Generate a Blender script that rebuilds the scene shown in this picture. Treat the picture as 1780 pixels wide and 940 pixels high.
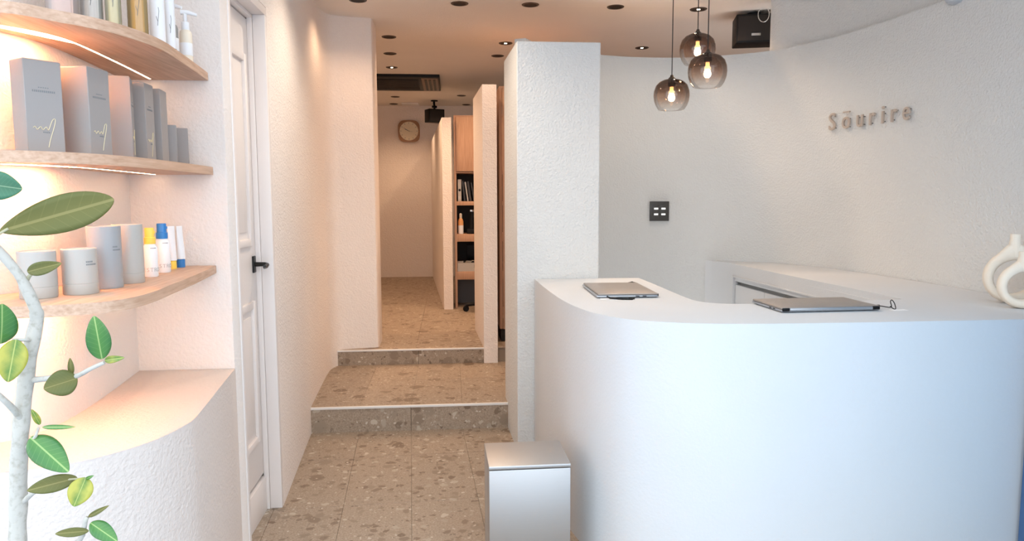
import bpy, bmesh, math, random
from mathutils import Vector, Matrix
random.seed(7)
for o in list(bpy.data.objects):
    bpy.data.objects.remove(o)
S = bpy.context.scene
COL = S.collection

# ------------------------------------------------------------------ camera
cam_d = bpy.data.cameras.new('camera'); cam = bpy.data.objects.new('camera', cam_d); COL.objects.link(cam)
cam_d.sensor_fit = 'HORIZONTAL'; cam_d.sensor_width = 36.0
cam_d.lens = 36.0*1250/1780; cam_d.clip_start = .02; cam_d.clip_end = 200
psi, th, rho = math.radians(4.9), math.atan(.1), .0033
F = Vector((math.sin(psi)*math.cos(th), math.cos(psi)*math.cos(th), -math.sin(th)))
R0 = Vector((math.cos(psi), -math.sin(psi), 0)); U0 = R0.cross(F)
U = U0*math.cos(rho)+R0*math.sin(rho); R = R0*math.cos(rho)-U0*math.sin(rho)
M = Matrix((R, U, -F)).transposed().to_4x4(); M.translation = (0, 0, 1.35)
cam.matrix_world = M
S.camera = cam

# ------------------------------------------------------------------ world and exposure
world = bpy.data.worlds.new('world'); S.world = world; world.use_nodes = True
wn = world.node_tree; wn.nodes.clear()
wo = wn.nodes.new('ShaderNodeOutputWorld'); wb = wn.nodes.new('ShaderNodeBackground')
wb.inputs['Strength'].default_value = 1.85
wt = wn.nodes.new('ShaderNodeTexCoord'); wx = wn.nodes.new('ShaderNodeSeparateXYZ'); wr = wn.nodes.new('ShaderNodeValToRGB')
wr.color_ramp.elements[0].color = (.93, .96, 1.0, 1); wr.color_ramp.elements[1].color = (.58, .80, 1.0, 1)   # pale horizon, blue overhead
wn.links.new(wt.outputs['Generated'], wx.inputs[0]); wn.links.new(wx.outputs[2], wr.inputs[0]); wn.links.new(wr.outputs[0], wb.inputs['Color'])
wn.links.new(wb.outputs[0], wo.inputs[0])
S.view_settings.view_transform = 'Standard'; S.view_settings.look = 'None'
S.view_settings.exposure = 0.76; S.view_settings.gamma = 1.0
S.view_settings.use_curve_mapping = False

WARM = (1.0, .66, .42)
SOFT = (1.0, .85, .69)     # the lamps over the reception
DOWN_W = 21.0       # downlight spots, some added in fittings that show no glow
FRONT_W = 21.0
LED_E = 17.0
# ------------------------------------------------------------------ materials
def nodes(name):
    m = bpy.data.materials.new(name); m.use_nodes = True
    nt = m.node_tree; b = nt.nodes['Principled BSDF']
    return m, nt, b
def N(nt, t, **kw):
    n = nt.nodes.new(t)
    for k, v in kw.items():
        if k in n.inputs: n.inputs[k].default_value = v
        else: setattr(n, k, v)
    return n
def plain(name, col, rough=.6, metal=0., spec=None):
    m, nt, b = nodes(name)
    b.inputs['Base Color'].default_value = (*col, 1); b.inputs['Roughness'].default_value = rough
    b.inputs['Metallic'].default_value = metal
    if spec is not None: b.inputs['Specular IOR Level'].default_value = spec
    # faint procedural unevenness of the finish
    g = N(nt, 'ShaderNodeNewGeometry'); n = N(nt, 'ShaderNodeTexNoise'); n.inputs['Scale'].default_value = 60
    r = N(nt, 'ShaderNodeMapRange'); r.inputs['To Min'].default_value = max(0, rough-.05); r.inputs['To Max'].default_value = min(1, rough+.05)
    nt.links.new(g.outputs['Position'], n.inputs['Vector']); nt.links.new(n.outputs[0], r.inputs[0]); nt.links.new(r.outputs[0], b.inputs['Roughness'])
    return m
def plaster(name, col, bump=.45, seams=False):
    m, nt, b = nodes(name); L = nt.links
    g = N(nt, 'ShaderNodeNewGeometry')
    n1 = N(nt, 'ShaderNodeTexNoise'); n1.inputs['Scale'].default_value = 95; n1.inputs['Detail'].default_value = 3
    n2 = N(nt, 'ShaderNodeTexNoise'); n2.inputs['Scale'].default_value = 28; n2.inputs['Detail'].default_value = 4; n2.inputs['Distortion'].default_value = .8
    n3 = N(nt, 'ShaderNodeTexNoise'); n3.inputs['Scale'].default_value = 2.5
    for n in (n1, n2, n3): L.new(g.outputs['Position'], n.inputs['Vector'])
    ad = N(nt, 'ShaderNodeMath', operation='MULTIPLY_ADD'); ad.inputs[1].default_value = .7
    L.new(n2.outputs[0], ad.inputs[0]); L.new(n1.outputs[0], ad.inputs[2])
    h = ad.outputs[0]
    if seams:   # board joints under the plaster, .95 m apart
        sx = N(nt, 'ShaderNodeSeparateXYZ'); L.new(g.outputs['Position'], sx.inputs[0])
        for z in (.865, 1.83):
            d = N(nt, 'ShaderNodeMath', operation='SUBTRACT'); d.inputs[1].default_value = z; L.new(sx.outputs[2], d.inputs[0])
            a = N(nt, 'ShaderNodeMath', operation='ABSOLUTE'); L.new(d.outputs[0], a.inputs[0])
            lt = N(nt, 'ShaderNodeMath', operation='LESS_THAN'); lt.inputs[1].default_value = .004; L.new(a.outputs[0], lt.inputs[0])
            ma = N(nt, 'ShaderNodeMath', operation='MULTIPLY_ADD'); ma.inputs[1].default_value = -.35; L.new(lt.outputs[0], ma.inputs[0]); L.new(h, ma.inputs[2]); h = ma.outputs[0]
    bp = N(nt, 'ShaderNodeBump'); bp.inputs['Strength'].default_value = min(1, bump*1.5); bp.inputs['Distance'].default_value = .007
    L.new(h, bp.inputs['Height']); L.new(bp.outputs[0], b.inputs['Normal'])
    mx = N(nt, 'ShaderNodeMix', data_type='RGBA')
    mx.inputs[6].default_value = (*[c*.96 for c in col], 1); mx.inputs[7].default_value = (*[min(1, c*1.03) for c in col], 1)
    L.new(n3.outputs[0], mx.inputs[0]); L.new(mx.outputs[2], b.inputs['Base Color'])
    b.inputs['Roughness'].default_value = .9; b.inputs['Specular IOR Level'].default_value = .2
    return m
def terrazzo(name):
    m, nt, b = nodes(name); L = nt.links
    g = N(nt, 'ShaderNodeNewGeometry')
    wob = N(nt, 'ShaderNodeTexNoise'); wob.inputs['Scale'].default_value = 22; wob.inputs['Detail'].default_value = 3
    L.new(g.outputs['Position'], wob.inputs['Vector'])
    sc = N(nt, 'ShaderNodeVectorMath', operation='SCALE'); sc.inputs['Scale'].default_value = .045; L.new(wob.outputs['Color'], sc.inputs[0])
    av = N(nt, 'ShaderNodeVectorMath', operation='ADD'); L.new(g.outputs['Position'], av.inputs[0]); L.new(sc.outputs[0], av.inputs[1])
    base = N(nt, 'ShaderNodeTexNoise'); base.inputs['Scale'].default_value = 130; base.inputs['Detail'].default_value = 3; L.new(g.outputs['Position'], base.inputs['Vector'])
    rp = N(nt, 'ShaderNodeValToRGB'); rp.color_ramp.elements[0].position = .35; rp.color_ramp.elements[1].position = .68
    rp.color_ramp.elements[0].color = (.295, .220, .160, 1); rp.color_ramp.elements[1].color = (.425, .335, .250, 1)
    L.new(base.outputs[0], rp.inputs[0]); cur = rp.outputs[0]
    def chips(scale, size, thr, stops, vec):
        nonlocal cur
        v = N(nt, 'ShaderNodeTexVoronoi'); v.inputs['Scale'].default_value = scale; L.new(vec, v.inputs['Vector'])
        hv = N(nt, 'ShaderNodeSeparateColor'); L.new(v.outputs['Color'], hv.inputs[0])
        gt = N(nt, 'ShaderNodeMath', operation='GREATER_THAN'); gt.inputs[1].default_value = thr; L.new(hv.outputs[0], gt.inputs[0])
        ms = N(nt, 'ShaderNodeMath', operation='MULTIPLY'); ms.inputs[1].default_value = size*1.4; L.new(hv.outputs[2], ms.inputs[0])
        mn = N(nt, 'ShaderNodeMath', operation='ADD'); mn.inputs[1].default_value = size*.35; L.new(ms.outputs[0], mn.inputs[0])
        sb = N(nt, 'ShaderNodeMath', operation='SUBTRACT'); L.new(mn.outputs[0], sb.inputs[0]); L.new(v.outputs['Distance'], sb.inputs[1])
        ss = N(nt, 'ShaderNodeMapRange'); ss.inputs['From Min'].default_value = -.02; ss.inputs['From Max'].default_value = .06; L.new(sb.outputs[0], ss.inputs[0])
        mu = N(nt, 'ShaderNodeMath', operation='MULTIPLY'); L.new(ss.outputs[0], mu.inputs[0]); L.new(gt.outputs[0], mu.inputs[1])
        rc = N(nt, 'ShaderNodeValToRGB'); rc.color_ramp.interpolation = 'LINEAR'
        for i, (p, c) in enumerate(stops):
            e = rc.color_ramp.elements[i] if i < 2 else rc.color_ramp.elements.new(p)
            e.position = p; e.color = (*c, 1)
        L.new(hv.outputs[1], rc.inputs[0])
        mx = N(nt, 'ShaderNodeMix', data_type='RGBA'); L.new(mu.outputs[0], mx.inputs[0]); L.new(cur, mx.inputs[6]); L.new(rc.outputs[0], mx.inputs[7]); cur = mx.outputs[2]
    chips(11, .34, .45, [(0, (.205, .145, .10)), (1, (.35, .275, .205))], av.outputs[0])
    chips(24, .32, .42, [(0, (.19, .13, .09)), (.7, (.33, .255, .185)), (1, (.52, .44, .35))], av.outputs[0])
    chips(55, .30, .45, [(0, (.17, .12, .085)), (.6, (.36, .28, .21)), (1, (.58, .50, .41))], av.outputs[0])
    L.new(cur, b.inputs['Base Color']); b.inputs['Roughness'].default_value = .55; b.inputs['Specular IOR Level'].default_value = .3
    return m
def wood(name, c1, c2, axis=1, rough=.5):
    m, nt, b = nodes(name); L = nt.links
    g = N(nt, 'ShaderNodeNewGeometry'); mp = N(nt, 'ShaderNodeMapping')
    s = [44, 44, 60]; s[axis] = 3.0; mp.inputs['Scale'].default_value = s
    L.new(g.outputs['Position'], mp.inputs['Vector'])
    n = N(nt, 'ShaderNodeTexNoise'); n.inputs['Scale'].default_value = 2.2; n.inputs['Detail'].default_value = 5; n.inputs['Distortion'].default_value = .25
    L.new(mp.outputs[0], n.inputs['Vector'])
    r = N(nt, 'ShaderNodeValToRGB'); r.color_ramp.elements[0].position = .22; r.color_ramp.elements[1].position = .80
    r.color_ramp.elements[0].color = (*c1, 1); r.color_ramp.elements[1].color = (*c2, 1)
    L.new(n.outputs[0], r.inputs[0]); L.new(r.outputs[0], b.inputs['Base Color'])
    bp = N(nt, 'ShaderNodeBump'); bp.inputs['Strength'].default_value = .12; bp.inputs['Distance'].default_value = .002; L.new(n.outputs[0], bp.inputs['Height']); L.new(bp.outputs[0], b.inputs['Normal'])
    b.inputs['Roughness'].default_value = rough
    return m
def emit(name, col, strength):
    m, nt, b = nodes(name)
    b.inputs['Base Color'].default_value = (*col, 1); b.inputs['Emission Color'].default_value = (*col, 1); b.inputs['Emission Strength'].default_value = strength
    return m
def brushed(name, col, rough):
    m, nt, b = nodes(name); L = nt.links
    g = N(nt, 'ShaderNodeNewGeometry'); mp = N(nt, 'ShaderNodeMapping'); mp.inputs['Scale'].default_value = (6, 260, 260); L.new(g.outputs['Position'], mp.inputs['Vector'])
    n = N(nt, 'ShaderNodeTexNoise'); n.inputs['Scale'].default_value = 2; L.new(mp.outputs[0], n.inputs['Vector'])
    r = N(nt, 'ShaderNodeMapRange'); r.inputs['To Min'].default_value = rough-.07; r.inputs['To Max'].default_value = rough+.09; L.new(n.outputs[0], r.inputs[0]); L.new(r.outputs[0], b.inputs['Roughness'])
    bp = N(nt, 'ShaderNodeBump'); bp.inputs['Strength'].default_value = .05; bp.inputs['Distance'].default_value = .001; L.new(n.outputs[0], bp.inputs['Height']); L.new(bp.outputs[0], b.inputs['Normal'])
    b.inputs['Base Color'].default_value = (*col, 1); b.inputs['Metallic'].default_value = 1
    return m
def smoke_glass(name):
    m, nt, b = nodes(name); L = nt.links
    nt.nodes.remove(b); out = nt.nodes['Material Output']
    tc = N(nt, 'ShaderNodeTexCoord'); sx = N(nt, 'ShaderNodeSeparateXYZ'); L.new(tc.outputs['Object'], sx.inputs[0])
    mr = N(nt, 'ShaderNodeMapRange'); mr.inputs['From Min'].default_value = -.055; mr.inputs['From Max'].default_value = .06; L.new(sx.outputs[2], mr.inputs[0])
    rp = N(nt, 'ShaderNodeValToRGB'); e = rp.color_ramp.elements
    e[0].position = 0; e[0].color = (.985, .975, .965, 1); e[1].position = 1; e[1].color = (.57, .475, .42, 1)
    k = e.new(.35); k.color = (.885, .80, .74, 1); k = e.new(.7); k.color = (.71, .60, .53, 1)
    L.new(mr.outputs[0], rp.inputs[0])
    tr = N(nt, 'ShaderNodeBsdfTransparent'); L.new(rp.outputs[0], tr.inputs[0])
    gl = N(nt, 'ShaderNodeBsdfGlossy'); gl.inputs['Roughness'].default_value = .02
    lw = N(nt, 'ShaderNodeLayerWeight'); lw.inputs['Blend'].default_value = .22
    fr = N(nt, 'ShaderNodeMath', operation='MULTIPLY_ADD'); fr.inputs[1].default_value = .45; fr.inputs[2].default_value = .03; L.new(lw.outputs['Fresnel'], fr.inputs[0])
    mx = N(nt, 'ShaderNodeMixShader'); L.new(fr.outputs[0], mx.inputs[0]); L.new(tr.outputs[0], mx.inputs[1]); L.new(gl.outputs[0], mx.inputs[2]); L.new(mx.outputs[0], out.inputs[0])
    return m
def clear_tint(name, col, gloss=.12):
    m, nt, b = nodes(name); L = nt.links
    nt.nodes.remove(b); out = nt.nodes['Material Output']
    tr = N(nt, 'ShaderNodeBsdfTransparent'); tr.inputs[0].default_value = (*col, 1)
    df = N(nt, 'ShaderNodeBsdfDiffuse'); df.inputs[0].default_value = (*col, 1)
    gl = N(nt, 'ShaderNodeBsdfGlossy'); gl.inputs['Roughness'].default_value = .05
    a = N(nt, 'ShaderNodeMixShader'); a.inputs[0].default_value = .35; L.new(tr.outputs[0], a.inputs[1]); L.new(df.outputs[0], a.inputs[2])
    lw = N(nt, 'ShaderNodeLayerWeight'); lw.inputs['Blend'].default_value = .4
    mx = N(nt, 'ShaderNodeMixShader'); L.new(lw.outputs['Fresnel'], mx.inputs[0]); L.new(a.outputs[0], mx.inputs[1]); L.new(gl.outputs[0], mx.inputs[2]); L.new(mx.outputs[0], out.inputs[0])
    return m
def leaf_mat(name, c_mid, c_edge, c_vein, rough=.4, patch=None):
    # object coords: x along the leaf 0..1, y across
    m, nt, b = nodes(name); L = nt.links
    tc = N(nt, 'ShaderNodeTexCoord'); sx = N(nt, 'ShaderNodeSeparateXYZ'); L.new(tc.outputs['Object'], sx.inputs[0])
    ay = N(nt, 'ShaderNodeMath', operation='ABSOLUTE'); L.new(sx.outputs[1], ay.inputs[0])
    g = N(nt, 'ShaderNodeMapRange'); g.inputs['From Max'].default_value = .24; L.new(ay.outputs[0], g.inputs[0])
    nz = N(nt, 'ShaderNodeTexNoise'); nz.inputs['Scale'].default_value = 3.2; nz.inputs['Detail'].default_value = 3; L.new(tc.outputs['Object'], nz.inputs['Vector'])
    ad = N(nt, 'ShaderNodeMath', operation='MULTIPLY_ADD'); ad.inputs[1].default_value = 1.3 if patch else .5; ad.inputs[2].default_value = -.65 if patch else -.25; L.new(nz.outputs[0], ad.inputs[0])
    a2 = N(nt, 'ShaderNodeMath', operation='ADD', use_clamp=True); L.new(g.outputs[0], a2.inputs[0]); L.new(ad.outputs[0], a2.inputs[1])
    m1 = N(nt, 'ShaderNodeMix', data_type='RGBA'); m1.inputs[6].default_value = (*c_mid, 1); m1.inputs[7].default_value = (*c_edge, 1); L.new(a2.outputs[0], m1.inputs[0])
    # side veins: stripes of (x - .55|y|), and the midrib
    sh = N(nt, 'ShaderNodeMath', operation='MULTIPLY_ADD'); sh.inputs[1].default_value = -.75; L.new(ay.outputs[0], sh.inputs[0]); L.new(sx.outputs[0], sh.inputs[2])
    sc = N(nt, 'ShaderNodeMath', operation='MULTIPLY'); sc.inputs[1].default_value = 9; L.new(sh.outputs[0], sc.inputs[0])
    fr = N(nt, 'ShaderNodeMath', operation='FRACT'); L.new(sc.outputs[0], fr.inputs[0])
    lt = N(nt, 'ShaderNodeMath', operation='LESS_THAN'); lt.inputs[1].default_value = .08; L.new(fr.outputs[0], lt.inputs[0])
    lm = N(nt, 'ShaderNodeMath', operation='MULTIPLY'); lm.inputs[1].default_value = .22; L.new(lt.outputs[0], lm.inputs[0])
    mid = N(nt, 'ShaderNodeMath', operation='LESS_THAN'); mid.inputs[1].default_value = .013; L.new(ay.outputs[0], mid.inputs[0])
    mm = N(nt, 'ShaderNodeMath', operation='MAXIMUM'); L.new(lm.outputs[0], mm.inputs[0]); L.new(mid.outputs[0], mm.inputs[1])
    m2 = N(nt, 'ShaderNodeMix', data_type='RGBA'); L.new(mm.outputs[0], m2.inputs[0]); L.new(m1.outputs[2], m2.inputs[6]); m2.inputs[7].default_value = (*c_vein, 1)
    L.new(m2.outputs[2], b.inputs['Base Color']); b.inputs['Roughness'].default_value = rough
    return m
def bark(name):
    m, nt, b = nodes(name); L = nt.links
    g = N(nt, 'ShaderNodeNewGeometry'); n = N(nt, 'ShaderNodeTexNoise'); n.inputs['Scale'].default_value = 110; n.inputs['Detail'].default_value = 4; L.new(g.outputs['Position'], n.inputs['Vector'])
    r = N(nt, 'ShaderNodeValToRGB'); r.color_ramp.elements[0].position = .3; r.color_ramp.elements[0].color = (.39, .35, .29, 1); r.color_ramp.elements[1].position = .5; r.color_ramp.elements[1].color = (.50, .46, .40, 1)
    L.new(n.outputs[0], r.inputs[0]); L.new(r.outputs[0], b.inputs['Base Color'])
    bp = N(nt, 'ShaderNodeBump'); bp.inputs['Strength'].default_value = .4; bp.inputs['Distance'].default_value = .003; L.new(n.outputs[0], bp.inputs['Height']); L.new(bp.outputs[0], b.inputs['Normal'])
    b.inputs['Roughness'].default_value = .8
    return m

MT = dict(
    plaster_pink=plaster('plaster_pink', (.86, .775, .712), .5, True),
    plaster_white=plaster('plaster_white', (.665, .66, .64), .5, True),
    plaster_niche=plaster('plaster_niche', (.81, .72, .655), .3),
    plaster_niche_dim=plaster('plaster_niche_dim', (.68, .585, .525), .35),  # niche paint darkened to hold down the daylight on the bench
    ceiling=plaster('ceiling_paint', (.80, .745, .685), .15),
    counter=plaster('counter_finish', (.635, .64, .645), .08),
    trim=plain('white_trim_paint', (.82, .745, .70), .45),
    terrazzo=terrazzo('terrazzo'),
    grout=plain('grout', (.27, .21, .16), .9),
    nosing=plain('nosing_strip', (.78, .75, .71), .45),
    wood=wood('shelf_wood', (.47, .27, .165), (.70, .47, .335), 1),
    cab_wood=wood('cabinet_wood', (.42, .235, .14), (.56, .34, .22), 2),
    black=plain('black_plastic', (.008, .008, .009), .5, 0., .2),
    dark=plain('dark_metal', (.018, .017, .016), .4, .3, .3),
    bronze=plain('bronze_rim', (.05, .032, .022), .45, .3),
    steel=brushed('brushed_steel', (.53, .525, .52), .48),
    laptop=plain('laptop_shell', (.30, .265, .24), .42, .35),
    laptop_edge=plain('laptop_edge', (.40, .42, .45), .3, .55),
    paper=plain('paper_white', (.86, .85, .84), .7),
    smoke=smoke_glass('smoked_glass'),
    bulb=emit('bulb_glow', (1.0, .70, .40), 38),
    bulb_neck=emit('bulb_neck', (1.0, .55, .22), 2.2),
    led=emit('led_strip', (1.0, .70, .44), LED_E),
    lens=emit('downlight_lens', (1.0, .78, .55), 14),
    box=plain('grey_carton', (.32, .285, .265), .55),
    box_in=plain('carton_lid', (.40, .37, .35), .6),  # lid flap, a little lighter than the carton body
    gold=plain('gold_ink', (.72, .60, .38), .45, .3),
    ink=plain('grey_ink', (.20, .20, .20), .7),
    ink_soft=plain('soft_ink', (.50, .49, .48), .7),
    can_white=plain('tin_white', (.45, .415, .375), .42),
    can_grey=plain('tin_grey', (.33, .325, .325), .42),
    bottle_white=plain('bottle_white', (.84, .83, .83), .35),
    yellow=plain('cap_yellow', (.90, .63, .10), .4),
    blue=plain('cap_blue', (.03, .20, .52), .35),
    amber=clear_tint('amber_liquid', (.88, .62, .28)),
    clear=clear_tint('clear_bottle', (.86, .84, .80)),
    yellowish=clear_tint('straw_liquid', (.88, .82, .56)),
    pinkish=clear_tint('pink_liquid', (.90, .74, .68)),
    cream=plain('cream_plastic', (.82, .72, .58), .4),
    silver=plain('silver', (.70, .69, .67), .25, .9),
    ceramic=plaster('matt_ceramic', (.80, .715, .60), .12),
    metal_letter=plain('champagne_metal', (.56, .47, .40), .35, .45),
    plate=plain('switch_plate', (.050, .046, .042), .5),
    glow_mark=emit('switch_mark_glow', (.9, .9, .88), .35),  # white marks given a faint glow though they are no lamps
    clock_wood=wood('clock_wood', (.26, .13, .07), (.40, .22, .12), 0),
    dial=plain('dial', (.80, .70, .52), .6),
    grey_panel=plain('grey_panel', (.13, .125, .125), .6),
    dark_in=plain('dark_laminate', (.030, .024, .021), .6, 0., .2),
    book_dark=plain('book_dark', (.03, .03, .035), .5),
    orange=plain('orange_liquid', (.75, .36, .14), .4),
    leaf_g=leaf_mat('leaf_green', (.075, .20, .035), (.04, .14, .03), (.27, .38, .12), .3),
    leaf_o=leaf_mat('leaf_olive', (.125, .115, .018), (.095, .10, .018), (.21, .18, .05), .55),
    leaf_t=leaf_mat('leaf_teal', (.025, .11, .05), (.035, .14, .07), (.15, .25, .14), .4),
    leaf_v=leaf_mat('leaf_variegated', (.10, .19, .025), (.40, .36, .05), (.36, .38, .09), .35, True),
    bark=bark('bark'), twig=plain('green_twig', (.42, .38, .24), .7),
    pot=plaster('pot_clay', (.45, .44, .43), .2), soil=plaster('soil', (.08, .055, .04), .9),
    pavement=plaster('pavement', (.44, .50, .58), .4),
    dome=plain('dome_plastic', (.45, .47, .50), .3),
    cavity=plain('cavity_shade', (.42, .42, .41), .7),  # counter finish darkened to put shade into the grip channel
    bronze_light=plain('bronze_light', (.22, .15, .11), .5, .2),
    added_door_blue=plain('added_door_blue', (.045, .27, .50), .4),
    frame_dark=plain('navy_shopfront', (.05, .13, .29), .4),
)

# ------------------------------------------------------------------ mesh helpers
def mesh_obj(name, bm, mat, parent=None, smooth=False, loc=None):
    me = bpy.data.meshes.new(name)
    bmesh.ops.recalc_face_normals(bm, faces=bm.faces)
    bm.to_mesh(me); bm.free()
    if smooth is True:
        for p in me.polygons: p.use_smooth = True
    elif smooth:
        for p in me.polygons: p.use_smooth = True
        me.set_sharp_from_angle(angle=math.radians(smooth))
    me.materials.append(MT[mat] if isinstance(mat, str) else mat)
    o = bpy.data.objects.new(name, me); COL.objects.link(o)
    if parent: o.parent = parent
    if loc: o.location = loc
    return o
def tag(o, label=None, cat=None, group=None, kind=None):
    if label: o['label'] = label
    if cat: o['category'] = cat
    if group: o['group'] = group
    if kind: o['kind'] = kind
    return o
def thing(name, loc, rz=0, label=None, cat=None, group=None):
    o = bpy.data.objects.new(name, None); COL.objects.link(o); o.empty_display_size = .05
    o.location = loc; o.rotation_euler = (0, 0, rz)
    return tag(o, label, cat, group)
def add_box(bm, x0, x1, y0, y1, z0, z1, bev=0., mat=None, seg=2):
    vs = [bm.verts.new(p) for p in [(x0,y0,z0),(x1,y0,z0),(x1,y1,z0),(x0,y1,z0),(x0,y0,z1),(x1,y0,z1),(x1,y1,z1),(x0,y1,z1)]]
    fs = [bm.faces.new([vs[i] for i in q]) for q in [(3,2,1,0),(4,5,6,7),(0,1,5,4),(1,2,6,5),(2,3,7,6),(3,0,4,7)]]
    if bev:
        es = list({e for f in fs for e in f.edges})
        bmesh.ops.bevel(bm, geom=es, offset=bev, segments=seg, profile=.5, affect='EDGES')
    if mat is not None: bmesh.ops.transform(bm, matrix=mat, verts=vs)
def box(name, x0, x1, y0, y1, z0, z1, mat, parent=None, bev=0., rz=0, seg=2):
    bm = bmesh.new(); add_box(bm, x0, x1, y0, y1, z0, z1, bev, seg=seg)
    if rz: bmesh.ops.rotate(bm, verts=bm.verts, cent=(0,0,0), matrix=Matrix.Rotation(rz, 3, 'Z'))
    return mesh_obj(name, bm, mat, parent, smooth=40 if bev else False)
def add_prism(bm, pts, z0, z1, bev_top=0.):
    lo = [bm.verts.new((x, y, z0)) for x, y in pts]; hi = [bm.verts.new((x, y, z1)) for x, y in pts]
    n = len(pts)
    for i in range(n):
        j = (i+1) % n
        bm.faces.new((lo[i], lo[j], hi[j], hi[i]))
    t = bm.faces.new(hi); b = bm.faces.new(lo[::-1])
    if bev_top:
        bmesh.ops.bevel(bm, geom=list(t.edges), offset=bev_top, segments=2, profile=.5, affect='EDGES')
    bmesh.ops.triangulate(bm, faces=[f for f in bm.faces if len(f.verts) > 4])
def prism(name, pts, z0, z1, mat, parent=None, bev=0., smooth=30):
    bm = bmesh.new(); add_prism(bm, pts, z0, z1, bev)
    return mesh_obj(name, bm, mat, parent, smooth=smooth)
def spline(pts, n=6):
    """Catmull-Rom through the points"""
    P = [Vector(p) for p in pts]; out = []
    for i in range(len(P)-1):
        p0 = P[i-1] if i else P[0]*2-P[1]; p1, p2 = P[i], P[i+1]; p3 = P[i+2] if i+2 < len(P) else P[-1]*2-P[-2]
        for k in range(n):
            t = k/n
            out.append(.5*((2*p1)+(p2-p0)*t+(2*p0-5*p1+4*p2-p3)*t*t+(3*p1-p0-3*p2+p3)*t**3))
    out.append(P[-1]); return out
def offset(pts, d):
    P = [Vector(p[:2]) for p in pts]; out = []
    for i, p in enumerate(P):
        a = P[max(0, i-1)]; b = P[min(len(P)-1, i+1)]; t = (b-a).normalized()
        out.append(p+Vector((-t.y, t.x))*d)
    return out
def ribbon(name, pts, d, z0, z1, mat, parent=None, bev=0.):
    """curved wall: face polyline pts, solid towards its left side by d"""
    off = offset(pts, d)
    ring = [tuple(p[:2]) for p in pts]+[tuple(p) for p in off[::-1]]
    bm = bmesh.new()
    n = len(pts)
    lo = [bm.verts.new((x, y, z0)) for x, y in ring]; hi = [bm.verts.new((x, y, z1)) for x, y in ring]
    m = len(ring)
    for i in range(m):
        j = (i+1) % m; bm.faces.new((lo[i], lo[j], hi[j], hi[i]))
    for i in range(n-1):
        bm.faces.new((hi[i], hi[i+1], hi[m-2-i], hi[m-1-i])); bm.faces.new((lo[i+1], lo[i], lo[m-1-i], lo[m-2-i]))
    return mesh_obj(name, bm, mat, parent, smooth=30)
def lathe_bm(prof, seg=32, bm=None, c=(0, 0)):
    bm = bm or bmesh.new(); rings = []
    for r, z in prof:
        if r < 1e-5: rings.append([bm.verts.new((c[0], c[1], z))])
        else: rings.append([bm.verts.new((c[0]+r*math.cos(2*math.pi*k/seg), c[1]+r*math.sin(2*math.pi*k/seg), z)) for k in range(seg)])
    for a, b in zip(rings, rings[1:]):
        for k in range(seg):
            j = (k+1) % seg
            if len(a) == 1 and len(b) == 1: continue
            if len(a) == 1: bm.faces.new((a[0], b[j], b[k]))
            elif len(b) == 1: bm.faces.new((a[k], a[j], b[0]))
            else: bm.faces.new((a[k], a[j], b[j], b[k]))
    return bm
def lathe(name, prof, mat, parent=None, seg=32, loc=None):
    return mesh_obj(name, lathe_bm(prof, seg), mat, parent, smooth=35, loc=loc)
def tube_bm(pts, rad, seg=10, bm=None, closed=False):
    bm = bm or bmesh.new(); P = [Vector(p) for p in pts]; n = len(P); rings = []; prev = None
    for i, p in enumerate(P):
        if closed: t = (P[(i+1) % n]-P[i-1]).normalized()
        else: t = (P[min(n-1, i+1)]-P[max(0, i-1)]).normalized()
        if prev is None:
            ref = Vector((0, 0, 1)) if abs(t.z) < .9 else Vector((1, 0, 0)); a = t.cross(ref).normalized()
        else: a = (prev-t*prev.dot(t)).normalized()
        prev = a; b = t.cross(a); r = rad[i] if isinstance(rad, (list, tuple)) else rad
        rings.append([bm.verts.new(p+(a*math.cos(2*math.pi*k/seg)+b*math.sin(2*math.pi*k/seg))*r) for k in range(seg)])
    for i in range(n if closed else n-1):
        A, B = rings[i], rings[(i+1) % n]
        for k in range(seg): bm.faces.new((A[k], A[(k+1) % seg], B[(k+1) % seg], B[k]))
    if not closed: bm.faces.new(rings[0][::-1]); bm.faces.new(rings[-1])
    return bm
def tube(name, pts, rad, mat, parent=None, seg=10, closed=False):
    return mesh_obj(name, tube_bm(pts, rad, seg, closed=closed), mat, parent, smooth=50)
def text_mesh(name, s, size, depth, mat, parent=None, bevel=0., matrix=None, xs=1.):
    c = bpy.data.curves.new(name, 'FONT'); c.body = s; c.size = size; c.extrude = depth/2; c.bevel_depth = bevel; c.align_x = 'CENTER'; c.resolution_u = 4
    t = bpy.data.objects.new(name, c); COL.objects.link(t)
    dg = bpy.context.evaluated_depsgraph_get(); me = bpy.data.meshes.new_from_object(t.evaluated_get(dg)); me.name = name
    bpy.data.objects.remove(t); bpy.data.curves.remove(c)
    if xs != 1.: me.transform(Matrix.Diagonal((xs, 1, 1, 1)))
    if matrix is not None: me.transform(matrix)
    me.materials.clear(); me.materials.append(MT[mat])
    o = bpy.data.objects.new(name, me); COL.objects.link(o)
    if parent: o.parent = parent
    return o
def copy_tree(o, parent=None):
    c = o.copy(); COL.objects.link(c); c.parent = parent
    for ch in list(o.children): copy_tree(ch, c)
    return c
PI = math.pi

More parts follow.
